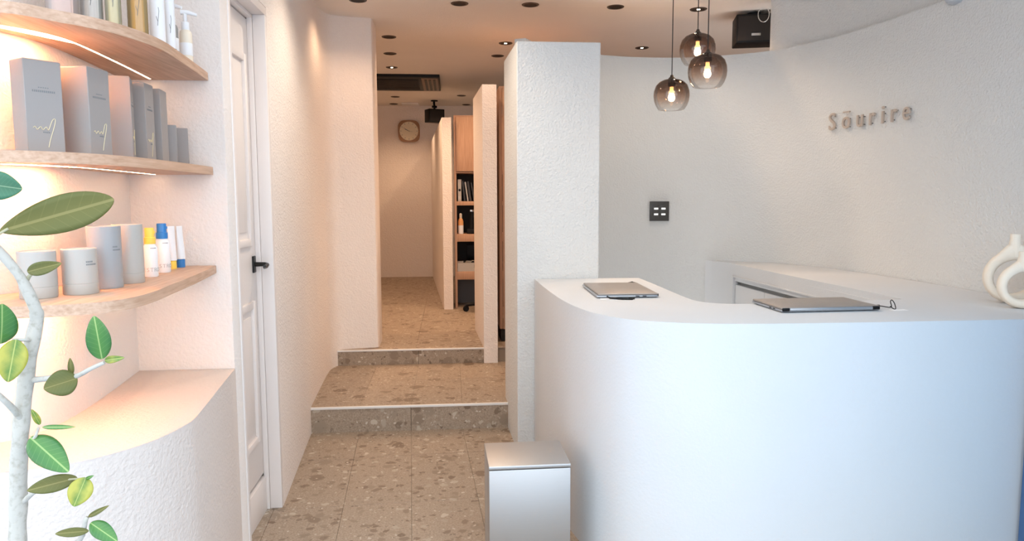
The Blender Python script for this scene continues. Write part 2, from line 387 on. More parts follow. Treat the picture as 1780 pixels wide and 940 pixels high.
# ================================================================== THE SETTING
# ---- floors: lower floor, one step, upper floor
STEP1, STEP2, H1, H2, CEIL = 4.14, 5.20, .150, .262, 2.62
floor = tag(box('floor', -1.9, 2.5, 1.50, STEP1, -.10, -.004, 'grout'), kind='structure')
step = tag(box('floor_step', -1.0, .72, STEP1+.02, STEP2+.02, -.05, H1-.016, 'grout'), kind='structure')
upper = tag(box('floor_upper', -2.0, 4.2, STEP2+.02, 10.25, -.05, H2-.004, 'grout'), kind='structure')
tag(box('floor_salon', .72, 4.2, 4.75, STEP2+.02, -.05, H2-.004, 'grout'), kind='structure')
def tile_mesh(w, l, t):
    bm = bmesh.new(); add_box(bm, -w/2, w/2, -l/2, l/2, -t, 0, .0012, seg=1)
    me = bpy.data.meshes.new('tile'); bm.to_mesh(me); bm.free(); me.materials.append(MT['terrazzo']); return me
TA = math.radians(3.1)     # tiles run with the corridor
tm = tile_mesh(.2976, .5971, .010)
org = Vector((-.1865, 3.130)); ex = Vector((math.cos(TA), math.sin(TA))); ey = Vector((-math.sin(TA), math.cos(TA)))
for i in range(-5, 9):
    for j in range(-6, 2):
        c = org+ex*(.2985*(i+.5))+ey*(.598*(j+.5))
        if not (-1.75 < c.x < 2.3 and 1.7 < c.y < 3.86): continue
        t = bpy.data.objects.new('tile', tm); COL.objects.link(t); t.parent = floor; t.location = (c.x, c.y, 0); t.rotation_euler = (0, 0, TA)
def quad_tile(name, pts, z, t, parent, mat='terrazzo'):
    bm = bmesh.new(); add_prism(bm, pts, z-t, z); return mesh_obj(name, bm, mat, parent)
# the last row of tiles, cut to the front of the step
for i in range(-5, 4):
    a = org+ex*(.2985*i+.001)+ey*.599; b = org+ex*(.2985*(i+1)-.001)+ey*.599
    u = ey/ey.y
    p = [a, b, b+u*(STEP1+.01-b.y), a+u*(STEP1+.01-a.y)]
    if p[0].x < -1.3 or p[1].x > .9: continue
    quad_tile('tile', [tuple(q) for q in p], 0, .010, floor)
# step: tread tiles, riser tiles, nosing strip
for x0, x1 in ((-1.0, -.838), (-.838, -.540), (-.540, -.241), (-.241, .058), (.058, .357), (.357, .655)):
    for y0, y1 in ((STEP1+.012, STEP1+.60), (STEP1+.602, STEP2+.018)):
        quad_tile('tile', [(x0+.001, y0), (x1, y0), (x1, y1), (x0+.001, y1)], H1, .014, step)
for x0, x1 in ((-1.0, -.842), (-.840, -.242), (-.240, .358)):
    box('riser_tile', x0, x1, STEP1, STEP1+.018, -.005, H1-.013, 'terrazzo', step, .0008, seg=1)
    box('riser_tile', x0, min(x1, .30), STEP2, STEP2+.018, H1, H2-.013, 'terrazzo', upper, .0008, seg=1)
box('nosing', -1.0, .40, STEP1-.004, STEP1+.012, H1-.013, H1+.001, 'nosing', step, .002)
box('nosing', -1.0, .30, STEP2-.004, STEP2+.012, H2-.012, H2+.001, 'nosing', upper, .002)
tu = tile_mesh(.5970, .5970, .010); tu0 = tile_mesh(.2965, .5960, .010)
for i in range(-3, 6):
    for j in range(0, 9):
        x = -.26+.598*(i+.5); y = STEP2+.31+.598*j
        if x > 2.9: continue
        t = bpy.data.objects.new('tile', tu); COL.objects.link(t); t.parent = upper; t.location = (x, min(y, 10.3), H2)

# ---- ceiling
tag(box('ceiling', -2.0, 4.3, 1.45, 10.3, CEIL, CEIL+.1, 'ceiling'), kind='structure')

# ---- left: corridor wall running into the rounded pillar
cw = spline([(-.750, 3.147), (-.783, 3.64), (-.815, 4.14), (-.840, 4.62), (-.855, 4.98), (-.845, 5.13), (-.800, 5.225), (-.70, 5.262), (-.600, 5.280), (-.556, 5.288)], 6)
cw += [Vector((-.541, 5.296)), Vector((-.534, 5.312)), Vector((-.533, 5.40)), Vector((-.533, 5.55))]
tag(ribbon('wall_corridor_left', cw, .10, -.05, CEIL, 'plaster_pink'), kind='structure')
# ---- left: pier between shelf niche and door, and the wall above the door
tag(prism('wall_pier_left', [(-1.35, 2.551), (-.768, 2.551), (-.760, 2.553), (-.757, 2.560), (-.752, 2.612), (-1.35, 2.612)], -.05, CEIL, 'plaster_niche'), kind='structure')
tag(prism('wall_over_door', [(-1.0, 2.612), (-.752, 2.612), (-.750, 3.147), (-1.0, 3.147)], 2.14, CEIL, 'plaster_pink'), kind='structure')
tag(box('wall_door_back', -1.0, -.90, 2.612, 3.147, -.05, 2.14, 'plaster_pink'), kind='structure')
# ---- left: niche back wall turning the corner, bench below, head above
nb = spline([(-1.080, 2.552), (-1.052, 2.30), (-1.034, 2.08), (-1.036, 1.95), (-1.060, 1.86), (-1.115, 1.80), (-1.25, 1.77), (-1.9, 1.755)], 6)
tag(ribbon('wall_niche', nb[::-1], .08, .70, 2.40, 'plaster_niche'), kind='structure')
bf = spline([(-.757, 2.552), (-.727, 2.27), (-.700, 2.02), (-.697, 1.92), (-.725, 1.808), (-.775, 1.722), (-.852, 1.648), (-.973, 1.600), (-1.2, 1.575), (-1.9, 1.565)], 6)
ring = [tuple(p) for p in bf]+[(-1.9, 1.95), (-1.35, 1.95), (-1.35, 2.552)]
tag(prism('wall_bench_left', ring, -.05, .761, 'plaster_niche_dim', bev=.004), kind='structure')
tag(prism('wall_niche_head', ring, 2.32, CEIL, 'plaster_niche'), kind='structure')
tag(box('wall_left', -2.0, -1.9, 1.565, 5.4, -.1, CEIL, 'plaster_pink'), kind='structure')
tag(box('wall_shop_front', 2.45, 4.3, 1.45, 1.55, -.1, CEIL, 'plaster_white'), kind='structure')
tag(box('trim_2', -2.0, 4.3, 1.45, 1.55, CEIL-.02, 3.6, 'frame_dark'), kind='structure')
# ---- back rooms
tag(box('wall_back', -2.0, 4.3, 10.12, 10.25, 0, CEIL, 'plaster_pink'), kind='structure')
tag(box('wall_salon_left', -2.1, -2.0, 5.3, 10.25, 0, CEIL, 'plaster_pink'), kind='structure')
tag(box('wall_salon_front_left', -2.1, -.60, 5.40, 5.48, 0, CEIL, 'plaster_pink'), kind='structure')
tag(box('wall_salon_right', 4.2, 4.3, 1.55, 10.25, 0, CEIL, 'plaster_pink'), kind='structure')
tag(prism('wall_partition_near', [(.237, 5.182), (.338, 5.182), (.318, 5.94), (.197, 5.94)], .13, 2.153, 'plaster_pink'), kind='structure')
tag(prism('wall_partition_far', [(-.069, 7.067), (.022, 7.062), (-.06, 8.6), (-.158, 10.13), (-.250, 10.13), (-.155, 8.5)], .25, 2.129, 'plaster_pink'), kind='structure')
# ---- column and curved reception wall
tag(prism('wall_column', [(.347, 3.726), (.351, 3.723), (.774, 3.723), (.779, 3.727), (.779, 4.26), (.323, 4.26)], -.05, 2.143, 'plaster_white', bev=.004), kind='structure')
rw = spline([(.45, 4.27), (.60, 4.53), (.80, 4.665), (.987, 4.722), (1.215, 4.778), (1.525, 4.777), (1.800, 4.680), (2.040, 4.516), (2.195, 4.237), (2.287, 3.907), (2.336, 3.49), (2.350, 3.10), (2.352, 2.6), (2.352, 2.0), (2.352, 1.46)], 6)
tag(ribbon('wall_right', rw, .07, -.05, 2.277, 'plaster_white'), kind='structure')
uw = [p for p in offset(rw, .045) if p.x > 2.05 and p.y < 4.6]
uw = [Vector((2.062, 4.585))]+[p for p in uw if p.y < 4.56]
tag(ribbon('wall_right_upper', uw, .10, 2.26, CEIL, 'plaster_white'), kind='structure')

# ---- pavement outside
tag(box('ground', -12, 12, -16, 1.50, -.16, -.02, 'pavement'), kind='structure')
# ---- dark shopfront post at the end of the counter
tag(box('trim_1', 1.981, 2.06, 2.19, 2.268, -.02, CEIL, 'frame_dark', bev=.003), kind='structure')

# ---- unseen open door leaf at that post, added to shade and blue-tint the counter
ed = tag(thing('added_door', (2.03, 2.18, 0), math.radians(-110)), kind='structure')
for nm, a in (('stile', (0, .09, -.022, .022, .01, 2.30)), ('stile', (.81, .90, -.022, .022, .01, 2.30)), ('rail', (.09, .81, -.022, .022, .01, .16)), ('rail', (.09, .81, -.022, .022, 2.20, 2.30)), ('rail', (.09, .81, -.022, .022, 1.0, 1.10))):
    box(nm, *a, 'added_door_blue', ed, .003)
box('panel', .09, .81, -.008, .008, .16, 1.0, 'added_door_blue', ed); box('panel', .09, .81, -.008, .008, 1.10, 2.20, 'added_door_blue', ed)

# ---- door with jambs
door = tag(box('door_1', -.862, -.822, 2.645, 3.118, .165, 2.085, 'trim', bev=.002), kind='structure')
def door_panel(z0, z1):
    y0, y1, x = 2.745, 3.018, -.822
    bm = bmesh.new()
    w, d = .030, .012
    add_box(bm, x-.004, x+d, y0-w, y0, z0-w, z1+w, .004); add_box(bm, x-.004, x+d, y1, y1+w, z0-w, z1+w, .004)
    add_box(bm, x-.004, x+d, y0, y1, z0-w, z0, .004); add_box(bm, x-.004, x+d, y0, y1, z1, z1+w, .004)
    mesh_obj('panel_molding', bm, 'trim', door, smooth=40)
    box('raised_panel', x-.004, x+.005, y0+.028, y1-.028, z0+.028, z1-.028, 'trim', door, .003)
door_panel(.36, .90); door_panel(1.19, 1.90)
tag(box('jamb', -.800, -.750, 3.120, 3.146, 0, 2.105, 'trim', door, .002))
box('door_stop', -.822, -.801, 3.112, 3.146, 0, 2.092, 'trim', door, .002)
box('jamb', -.862, -.748, 2.6125, 2.640, 0, 2.105, 'trim', door, .004)
box('head_jamb', -.862, -.750, 2.640, 3.146, 2.105, 2.139, 'trim', door, .002)
box('head_stop', -.862, -.801, 2.640, 3.146, 2.090, 2.105, 'trim', door, .002)
box('sill_board', -.862, -.812, 2.640, 3.118, 0, .150, 'trim', door, .002)
hd = box('handle_plate', -.822, -.814, 3.058, 3.092, 1.045, 1.115, 'dark', door, .003)
tube('lever', [(-.815, 3.075, 1.080), (-.775, 3.075, 1.080), (-.764, 3.070, 1.078), (-.760, 3.04, 1.074), (-.757, 3.00, 1.074), (-.748, 2.965, 1.082)], [.010, .009, .009, .008, .007, .006], 'dark', hd, 10)

# ================================================================== RECEPTION COUNTER
ZC = .930
outer = spline([(.437, 3.718), (.441, 3.42), (.449, 3.144), (.462, 2.92), (.486, 2.738), (.534, 2.560), (.628, 2.424), (.802, 2.335), (.99, 2.302), (1.18, 2.292), (1.40, 2.289), (1.75, 2.289), (2.348, 2.289)], 6)
inner = spline([(.992, 3.718), (.994, 3.40), (.992, 3.12), (.996, 2.90), (1.020, 2.812), (1.088, 2.760), (1.178, 2.747), (1.40, 2.757), (1.86, 2.800)], 6)
leg_in = spline([(1.862, 2.80), (1.858, 3.09), (1.835, 3.56), (1.812, 4.20), (1.803, 4.45), (1.785, 4.57), (1.752, 4.66), (1.715, 4.712)], 6)
wall_in = [p for p in rw if p.x > 1.74 and p.y > 2.30]
counter = thing('reception_counter', (1.2, 2.3, 0), 0, 'white curved reception counter wrapping round in front of the grey wall', 'counter')
def rel(pts, o): return [(p[0]-o[0], p[1]-o[1]) for p in pts]
CO = (1.2, 2.3)
wl = [(p.x-.004, p.y) for p in wall_in][::-1]       # from front to back
top_ring = [tuple(p) for p in outer]+[(2.346, 2.6)]+[q for q in wl if q[1] > 2.75]+[tuple(p) for p in leg_in[::-1]]+[tuple(p) for p in inner[::-1]]
# clean the ring of near duplicates
rr = []
for p in top_ring:
    if not rr or (Vector(p)-Vector(rr[-1])).length > .006: rr.append(p)
prism('counter_top', rel(rr, CO), ZC-.030, ZC, 'counter', counter, bev=.0015)
of = [tuple(p) for p in outer]
prism('counter_front', rel(of+[tuple(p) for p in offset(outer, .06)[::-1]], CO), 0, ZC-.030, 'counter', counter)
prism('inner_front', rel([tuple(p) for p in inner]+[tuple(p) for p in offset(inner, -.03)[::-1]], CO), 0, ZC-.030, 'counter', counter)
box('end_panel', .50-CO[0], .96-CO[0], 3.695-CO[1], 3.716-CO[1], 0, ZC-.030, 'counter', counter)
# storage side under the long return along the wall: rounded end, frame, recessed grip channel, doors
leg_panel = [tuple(p) for p in leg_in if p.y > 4.44]
prism('rounded_end', rel(leg_panel+[tuple(p) for p in offset(leg_in, -.03) if p.y > 4.44][::-1], CO), 0, ZC-.030, 'counter', counter)
def leg_x(y): return 1.862-(y-2.80)*.0357
def leg_box(name, y0, y1, z0, z1, dx0, dx1, mat, par):
    pts = [(leg_x(y0)+dx0, y0), (leg_x(y0)+dx1, y0), (leg_x(y1)+dx1, y1), (leg_x(y1)+dx0, y1)]
    return prism(name, rel(pts, CO), z0, z1, mat, par, smooth=False)
leg_box('fascia_rail', 2.81, 4.455, .853, ZC-.030, 0, .03, 'counter', counter)
leg_box('bead', 2.81, 4.455, .845, .853, -.005, .03, 'counter', counter)
leg_box('side_stile', 4.44, 4.455, 0, .853, -.003, .03, 'counter', counter)
leg_box('cavity_back', 2.81, 4.44, 0, .845, .045, .06, 'cavity', counter)
leg_box('grip_rail', 2.81, 4.44, .820, .845, .010, .03, 'counter', counter)
for a, b in ((4.042, 4.436), (3.642, 4.038), (3.242, 3.638), (2.842, 3.238)):
    leg_box('cabinet_door', a, b, .06, .796, .014, .032, 'counter', counter)

# ---- steel bin beside the counter
bin_ = thing('steel_bin', (.272, 2.595, 0), math.radians(1), 'square brushed steel bin standing at the corner of the white counter', 'bin')
box('body', -.147, .147, -.125, .125, 0, .388, 'steel', bin_, .003)
box('lid', -.148, .148, -.126, .126, .390, .404, 'steel', bin_, .003)

# ---- laptops
def laptop(loc, rz, w, d, label):
    t = thing('laptop', loc, rz, label, 'laptop', 'closed laptops on the counter')
    box('base', -w/2, w/2, -d/2, d/2, .004, .0125, 'laptop_edge', t, .003)
    lid = box('lid', -w/2, w/2, -d/2, d/2-.006, .0135, .020, 'laptop', t, .0025)
    box('hinge', -w/2+.03, w/2-.03, -d/2-.004, -d/2+.008, .007, .017, 'laptop_edge', t, .003)
    for sx in (-1, 1):
        box('hinge_cap', sx*(w/2-.016)-.014, sx*(w/2-.016)+.014, -d/2-.003, -d/2+.006, .006, .0185, 'black', t, .002)
        for sy in (-1, 1):
            box('rubber_foot', sx*(w/2-.04)-.01, sx*(w/2-.04)+.01, sy*(d/2-.03)-.005, sy*(d/2-.03)+.005, 0, .0045, 'black', t, .001)
        for k in range(2):
            box('side_port', sx*w/2-.0008, sx*w/2+.0008, -d/2+.05+k*.03, -d/2+.066+k*.03, .0065, .0105, 'black', t)
    return t
l1 = laptop((.748, 3.155, ZC), PI/2-.03, .40, .262, 'closed dark grey laptop on the end of the counter next to the column')
l2 = laptop((1.392, 2.634, ZC), .03, .385, .245, 'closed grey laptop with looped tether on the front of the counter')
# cable end and paper beside laptop 1
pc = tag(prism('paper_slip', [(.62, 2.925), (.69, 2.915), (.70, 2.975), (.63, 2.985)], ZC+.0002, ZC+.0012, 'paper'), 'small white paper slip under the edge of the laptop near the column', 'paper')
cd = tag(tube('charging_cable', [(.650, 2.936, ZC+.012), (.660, 2.925, ZC+.006), (.69, 2.918, ZC+.004), (.73, 2.905, ZC+.004), (.75, 2.90, ZC+.004), (.76, 2.91, ZC+.005), (.74, 2.925, ZC+.004)], .0035, 'black', None, 8), 'short black cable lying along the front of the laptop near the column', 'cable')
cd2 = tag(tube('cable', [(.835, 3.362, ZC+.005), (.85, 3.39, ZC+.012), (.875, 3.40, ZC+.016), (.89, 3.385, ZC+.013), (.885, 3.35, ZC+.004)], .003, 'black', None, 8), 'small black cable loop behind the laptop near the column', 'cable')
tt = thing('tether_cord', (1.60, 2.56, ZC), 0, 'black looped tether cord beside the laptop on the counter front', 'cord')
tube('cord', [tuple(Vector(p)-Vector((1.60, 2.56, ZC))) for p in spline([(1.592, 2.562, ZC+.011), (1.615, 2.560, ZC+.012), (1.640, 2.555, ZC+.008), (1.652, 2.548, ZC+.010), (1.652, 2.556, ZC+.028), (1.660, 2.560, ZC+.034), (1.668, 2.556, ZC+.022), (1.667, 2.545, ZC+.004), (1.655, 2.540, ZC+.004), (1.648, 2.55, ZC+.012)], 4)], .0018, 'dark', tt, 8)
tube('plug', [(-.008, .002, .011), (.012, .001, .012)], .005, 'black', tt, 10)
tag(prism('paper_tag', [(1.640, 2.512), (1.700, 2.516), (1.698, 2.548), (1.638, 2.544)], ZC+.0002, ZC+.001, 'paper'), 'small white paper tag under the looped tether cord', 'paper')

# ---- donut vases
def ring_vase(loc, rz, Rh, R1, H, nw, d, label):
    """flattened ring with a round hole, shoulders drawn up into a short neck"""
    t = thing('ring_vase', loc, rz, label, 'vase', 'cream ring vases on the counter')
    n, m = 72, 16; zc = R1; top = H-zc; bm = bmesh.new(); rings = []
    for k in range(n):
        a = 2*PI*k/n+PI/2; dl = abs(math.atan2(math.sin(a-PI/2), math.cos(a-PI/2)))
        bump = (top*.80-R1)*math.exp(-(dl/.36)**2)           # shoulder
        ro = R1+bump; rh = Rh*(1+.05*math.sin(2*a+.6)); c_, w_ = (ro+rh)/2, (ro-rh)/2
        dd = d*(1-.10*math.sin(a))
        ring = []
        for q in range(m):
            b = 2*PI*q/m; u = math.copysign(abs(math.cos(b))**.8, math.cos(b)); v = math.copysign(abs(math.sin(b))**.8, math.sin(b))
            rr = c_+w_*u; ring.append(bm.verts.new((rr*math.cos(a), dd*v, max(0, zc+rr*math.sin(a)))))
        rings.append(ring)
    for k in range(n):
        A, B = rings[k], rings[(k+1) % n]
        for q in range(m): bm.faces.new((A[q], A[(q+1) % m], B[(q+1) % m], B[q]))
    mesh_obj('ring_body', bm, 'ceramic', t, True)
    z0 = zc+Rh+.012
    nk = lathe('neck', [(0, z0), (nw*1.15, z0), (nw*1.32, z0+(H-z0)*.30), (nw*1.05, z0+(H-z0)*.60), (nw*.95, z0+(H-z0)*.8), (nw, H-.002), (nw*.96, H), (nw*.78, H), (nw*.74, H-.02), (0, H-.02)], 'ceramic', t, 28)
    return t
ring_vase((2.153, 2.520, ZC), math.radians(-22), .053, .086, .215, .021, .024, 'smaller cream ring vase standing in front at the right end of the counter')
ring_vase((2.222, 2.655, ZC), math.radians(-22), .068, .104, .274, .019, .026, 'taller cream ring vase behind the smaller one at the end of the counter')

# ================================================================== SWITCH, SIGN, DOME
def wall_at(y=None, x=None):
    best = min(range(len(rw)-1), key=lambda i: abs(((rw[i]+rw[i+1])/2)[1 if y is not None else 0]-(y if y is not None else x)) + (0 if (y is not None or rw[i].y > 4.3) else 9))
    p = (rw[best]+rw[best+1])/2; t = (rw[best+1]-rw[best]).normalized()
    return p, t
# switch plate on the curved wall
p, t_ = wall_at(x=1.41)
sw = thing('switch_plate', (1.410, 4.775, 1.262), math.atan2(t_.y, t_.x), 'black square switch plate with four white marks on the curved wall', 'switch')
box('plate', -.066, .066, -.009, .004, -.066, .066, 'plate', sw, .003)
for a in (-.029, .021):
    k = box('rocker', a-.0005-.017, a+.0255, -.012, -.008, -.045, .045, 'plate', sw, .002)
    for z in (.017, -.021):
        box('white_mark', a-.010, a+.018, -.0135, -.0115, z-.006, z+.006, 'glow_mark', k)
# sign letters, each standing off the wall on pins
sign = thing('wall_sign', (2.30, 3.8, 1.78), 0, 'champagne metal letters spelling Sourire with a bar over the o', 'sign')
def arc_points():
    s = 0; out = [(0, rw[0])]
    for a, b in zip(rw, rw[1:]):
        s += (b-a).length; out.append((s, b))
    return out
AP = arc_points()
def on_wall_y(y):
    for (s0, a), (s1, b) in zip(AP, AP[1:]):
        if a.y > 2 and (a.y-y)*(b.y-y) <= 0 and a.x > 1.9:
            k = (a.y-y)/(a.y-b.y+1e-9); return a.lerp(b, k), (b-a).normalized()
LET = [('S', 4.090, 0), ('o', 3.985, 1), ('u', 3.880, 0), ('r', 3.790, 0), ('i', 3.705, 0), ('r', 3.625, 0), ('e', 3.530, 0)]
for ch, y, bar in LET:
    p, tg = on_wall_y(y)
    nrm = Vector((tg.y, -tg.x, 0)); T3 = Vector((tg.x, tg.y, 0))
    # wall runs to the right in view: x axis along the wall, z axis out of the wall
    rot = Matrix((T3, Vector((0, 0, 1)), nrm)).transposed().to_4x4()
    base = Vector((p.x, p.y, 1.742))+nrm*.016
    mat = Matrix.Translation(base-Vector((2.30, 3.8, 1.78))) @ rot
    lt = text_mesh('letter', ch, .140, .010, 'metal_letter', sign, .0006, mat, .86)
    if bar:
        bm = bmesh.new(); add_box(bm, -.026, .026, .088, .096, -.005, .005, .001); bmesh.ops.transform(bm, matrix=mat, verts=bm.verts)
        mesh_obj('macron', bm, 'metal_letter', lt)
    offs = {'S': [(-.012, .092), (.016, .01)], 'o': [(-.012, .056), (.016, .008), (.016, .054)], 'u': [(-.02, .052), (.022, .052), (.022, .01)], 'r': [(-.010, .01), (.012, .058)], 'i': [(0, .01), (0, .052), (0, .086)], 'e': [(.012, .008), (.012, .054)]}[ch]
    for u_, v_ in offs:
        q0 = mat @ Vector((u_, v_, -.018)); q1 = mat @ Vector((u_, v_, -.002))
        tube('pin', [q0, q1], .0022, 'dark', lt, 6)
p, tg = on_wall_y(3.245)
dm = thing('sensor_dome', (2.352, 3.245, 2.262), 0, 'small grey dome fixed high on the white wall at the upper right', 'sensor')
lathe('dome', [(0, -.025), (.03, -.022), (.048, -.010), (.055, .006), (.055, .03), (0, .03)], 'dome', dm, 24)
box('bracket', -.005, .06, -.03, .03, .03, .045, 'dome', dm, .003)

# ================================================================== PENDANTS
def pendant(loc, label, r=.082):
    t = thing('pendant_lamp', loc, 0, label, 'lamp', 'smoked glass pendant lamps over the counter')
    k = r/.082
    prof = [(.014, .069), (.035, .067), (.055, .058), (.071, .042), (.080, .018), (.082, -.004), (.079, -.028), (.071, -.050), (.062, -.063), (.059, -.067)]
    ins = [(a-.0022, z-.0015) for a, z in prof[::-1]]
    lathe('glass_shade', [(a*k, z*k) for a, z in prof+ins], 'smoke', t, 40)
    lathe('cap', [(0, .090), (.006, .089), (.009, .080), (.016, .074), (.018, .066), (.0165, .040), (.0165, .036), (0, .036)], 'bronze', t, 20)
    bl = lathe('bulb', [(.0085, .006), (.013, -.002), (.0155, -.013), (.0135, -.023), (.008, -.029), (0, -.031)], 'bulb', t, 20)
    lathe('bulb_neck', [(0, .036), (.008, .035), (.0085, .026), (.0085, .006)], 'bulb_neck', bl, 20)
    tube('cord', [(0, 0, .088), (0, 0, CEIL-loc[2]-.01)], .0022, 'dark', t, 8)
    lathe('ceiling_rose', [(0, CEIL-loc[2]-.025), (.045, CEIL-loc[2]-.022), (.05, CEIL-loc[2]), (0, CEIL-loc[2])], 'bronze', t, 20)
    return t
pendant((1.023, 3.30, 1.823), 'lowest and leftmost smoked glass pendant lamp over the counter')
pendant((1.148, 3.32, 2.033), 'highest smoked glass pendant lamp, partly behind another one')
pendant((1.118, 3.10, 1.898), 'nearest smoked glass pendant lamp on the right of the cluster', .0835)

# ================================================================== CEILING FITTINGS
def downlight(x, y, lit, label, power=None, aim=None, tint=None):
    t = thing('downlight', (x, y, CEIL), 0, label, 'downlight', 'recessed ceiling downlights')
    lathe('trim_ring', [(.042, .0), (.044, -.004), (.055, -.004), (.058, 0), (.058, .001), (.042, .001)], 'bronze', t, 24)
    lathe('baffle', [(.043, -.0005), (.030, -.0008), (.0, -.001)], 'dark_in', t, 24)  # flat disc, its dark colour stands in for the shade of a recess
    if lit:
        lathe('lamp_lens', [(.011, -.001), (.010, -.004), (0, -.005)], 'lens', t, 16)
    if power:  # spots also sit in fittings without a lens, added to light the interior
        ld = bpy.data.lights.new('downlight_spot', 'SPOT'); ld.energy = power; ld.color = tint or WARM; ld.spot_size = math.radians(138); ld.spot_blend = .7; ld.shadow_soft_size = .03
        lo = bpy.data.objects.new('downlight_spot', ld); COL.objects.link(lo); lo.parent = t; lo.location = (0, 0, -.02)
        if aim: lo.rotation_euler = aim
    return t
DL = [(-.573, 4.829, 0, DOWN_W*.35, 'leftmost in the nearest row, above the pillar'), (.079, 4.864, 0, DOWN_W*.5, 'nearest row, above the steps'),
      (.544, 4.858, 0, 0, 'nearest row, above the column'), (1.117, 4.873, 0, DOWN_W, 'nearest row, left of the pendant cords'), (1.691, 4.89, 1, DOWN_W, 'nearest row, between the pendant cords'),
      (-.463, 5.88, 0, DOWN_W, 'first in the corridor line of three'), (-.508, 6.539, 0, DOWN_W, 'second in the corridor line of three'), (-.546, 7.211, 1, DOWN_W, 'third in the corridor line, just before the air conditioner'),
      (-.664, 9.242, 0, DOWN_W, 'behind the air conditioner near the clock'), (-.735, 9.93, 0, 0, 'beside the white ceiling panel'), (.158, 9.09, 0, DOWN_W, 'far right, above the far partition'),
      (.237, 9.95, 0, 0, 'farthest right, near the back wall'), (.472, 6.046, 1, DOWN_W, 'glowing, just left of the column top'), (.441, 6.576, 0, DOWN_W, 'dark, just left of the column top'),
      (1.641, 6.147, 1, DOWN_W, 'glowing, seen low above the curved wall')]
for x, y, lit, pw, w in DL:
    downlight(x, y, lit, 'round recessed downlight, '+w, pw)
# the rows nearer the street, above the picture
for x, y, pk, w in ((-.22, 3.60, 1.1, 'over the passage before the steps'), (.02, 2.70, .8, 'over the passage beside the counter'), (1.35, 4.05, .55, 'over the space behind the counter')):
    downlight(x, y, 1, 'round recessed downlight, '+w, FRONT_W*pk, None, SOFT)
# air conditioner cassette
ac = thing('ceiling_air_conditioner', (-.55, 8.06, CEIL), 0, 'dark flush ceiling air conditioner cassette in the corridor', 'air conditioner')
box('panel', -.42, .46, -.48, .48, -.030, 0, 'black', ac, .006)
box('intake_grille', -.36, .24, -.33, .33, -.036, -.028, 'black', ac, .003)
for k in range(9):
    box('slat', -.35, .23, -.31+k*.075, -.285+k*.075, -.040, -.034, 'dark_in', ac)
box('outlet_frame', .27, .44, -.42, .42, -.036, -.028, 'bronze_light', ac, .003)
for k in range(3):
    box('louver', .30+k*.045, .325+k*.045, -.36, .36, -.041, -.034, 'black', ac)
tag(box('ceiling_access_panel', -.625, -.40, 9.80, 10.03, CEIL-.012, CEIL, 'paper', bev=.002), 'small white square panel on the ceiling before the back wall', 'ceiling panel')
# speakers
def speaker(loc, rz, w, h, d, label, badge=False, drop=.12):
    t = thing('speaker', loc, rz, label, 'speaker', 'black ceiling speakers')
    b = box('cabinet', -w/2, w/2, -d/2, d/2, -h/2, h/2, 'black', t, .006)
    box('grille', -w/2+.012, w/2-.012, -d/2-.006, -d/2+.002, -h/2+.012, h/2-.012, 'dark_in', t, .004)
    if badge: box('badge', -.03, .03, -d/2-.009, -d/2-.005, -.052, -.036, 'silver', t)
    tube('bracket_arm', [(0, 0, h/2-.01), (0, 0, h/2+drop*.45), (.0, .01, h/2+drop*.6), (0, .01, h/2+drop)], .014, 'black', t, 10)
    tube('swivel', [(-.03, 0, h/2+.035), (.03, 0, h/2+.035)], .016, 'black', t, 10)
    lathe('mount_plate', [(0, h/2+drop), (.045, h/2+drop), (.045, h/2+drop-.012), (0, h/2+drop-.014)], 'black', t, 20)
    return t
speaker((-.185, 9.55, 2.420), math.radians(24), .215, .165, .16, 'black speaker hanging by a bracket near the wall clock', drop=.1165)
s2 = speaker((2.115, 4.97, 2.500), math.radians(-14), .26, .19, .20, 'black speaker above the curved wall, cut off by the upper wall', True, drop=.025)
tube('cable_loop', [(.045+.045*math.cos(a)*.8, -.10-.008, .085+.05*math.sin(a)) for a in [2*PI*k/20 for k in range(20)]], .003, 'silver', s2, 6, closed=True)

# ---- wall clock
ck = thing('wall_clock', (-.547, 10.12, 2.274), 0, 'round cornered wooden wall clock with cream dial on the back wall', 'clock')
def sq(n, r, e):
    return [(r*math.copysign(abs(math.cos(a))**e, math.cos(a)), r*math.copysign(abs(math.sin(a))**e, math.sin(a))) for a in [2*PI*k/n for k in range(n)]]
bm = bmesh.new(); add_prism(bm, sq(48, .148, .55), 0, .045, .006)
bmesh.ops.rotate(bm, verts=bm.verts, cent=(0, 0, 0), matrix=Matrix.Rotation(PI/2, 3, 'X')); mesh_obj('frame', bm, 'clock_wood', ck, smooth=40)
def disc(r, y0, y1):
    bm = lathe_bm([(0, y0), (r, y0), (r, y1), (0, y1)], 36); bmesh.ops.rotate(bm, verts=bm.verts, cent=(0, 0, 0), matrix=Matrix.Rotation(PI/2, 3, 'X')); return bm
dl = mesh_obj('dial', disc(.127, .043, .048), 'dial', ck, smooth=40)
for k in range(12):
    a = k*PI/6; bm = bmesh.new(); add_box(bm, -.003, .003, -.0500, -.0478, .100, .117)
    bmesh.ops.rotate(bm, verts=bm.verts, cent=(0, 0, 0), matrix=Matrix.Rotation(a, 3, 'Y')); mesh_obj('hour_mark', bm, 'ink', dl)
for a, l, w in ((math.radians(-65), .062, .006), (math.radians(-58-0), .085, .004), (math.radians(100), .05, .002)):
    bm = bmesh.new(); add_box(bm, -w/2, w/2, -.0525, -.0505, -.012, l); bmesh.ops.rotate(bm, verts=bm.verts, cent=(0, 0, 0), matrix=Matrix.Rotation(a, 3, 'Y')); mesh_obj('hand', bm, 'ink', dl)

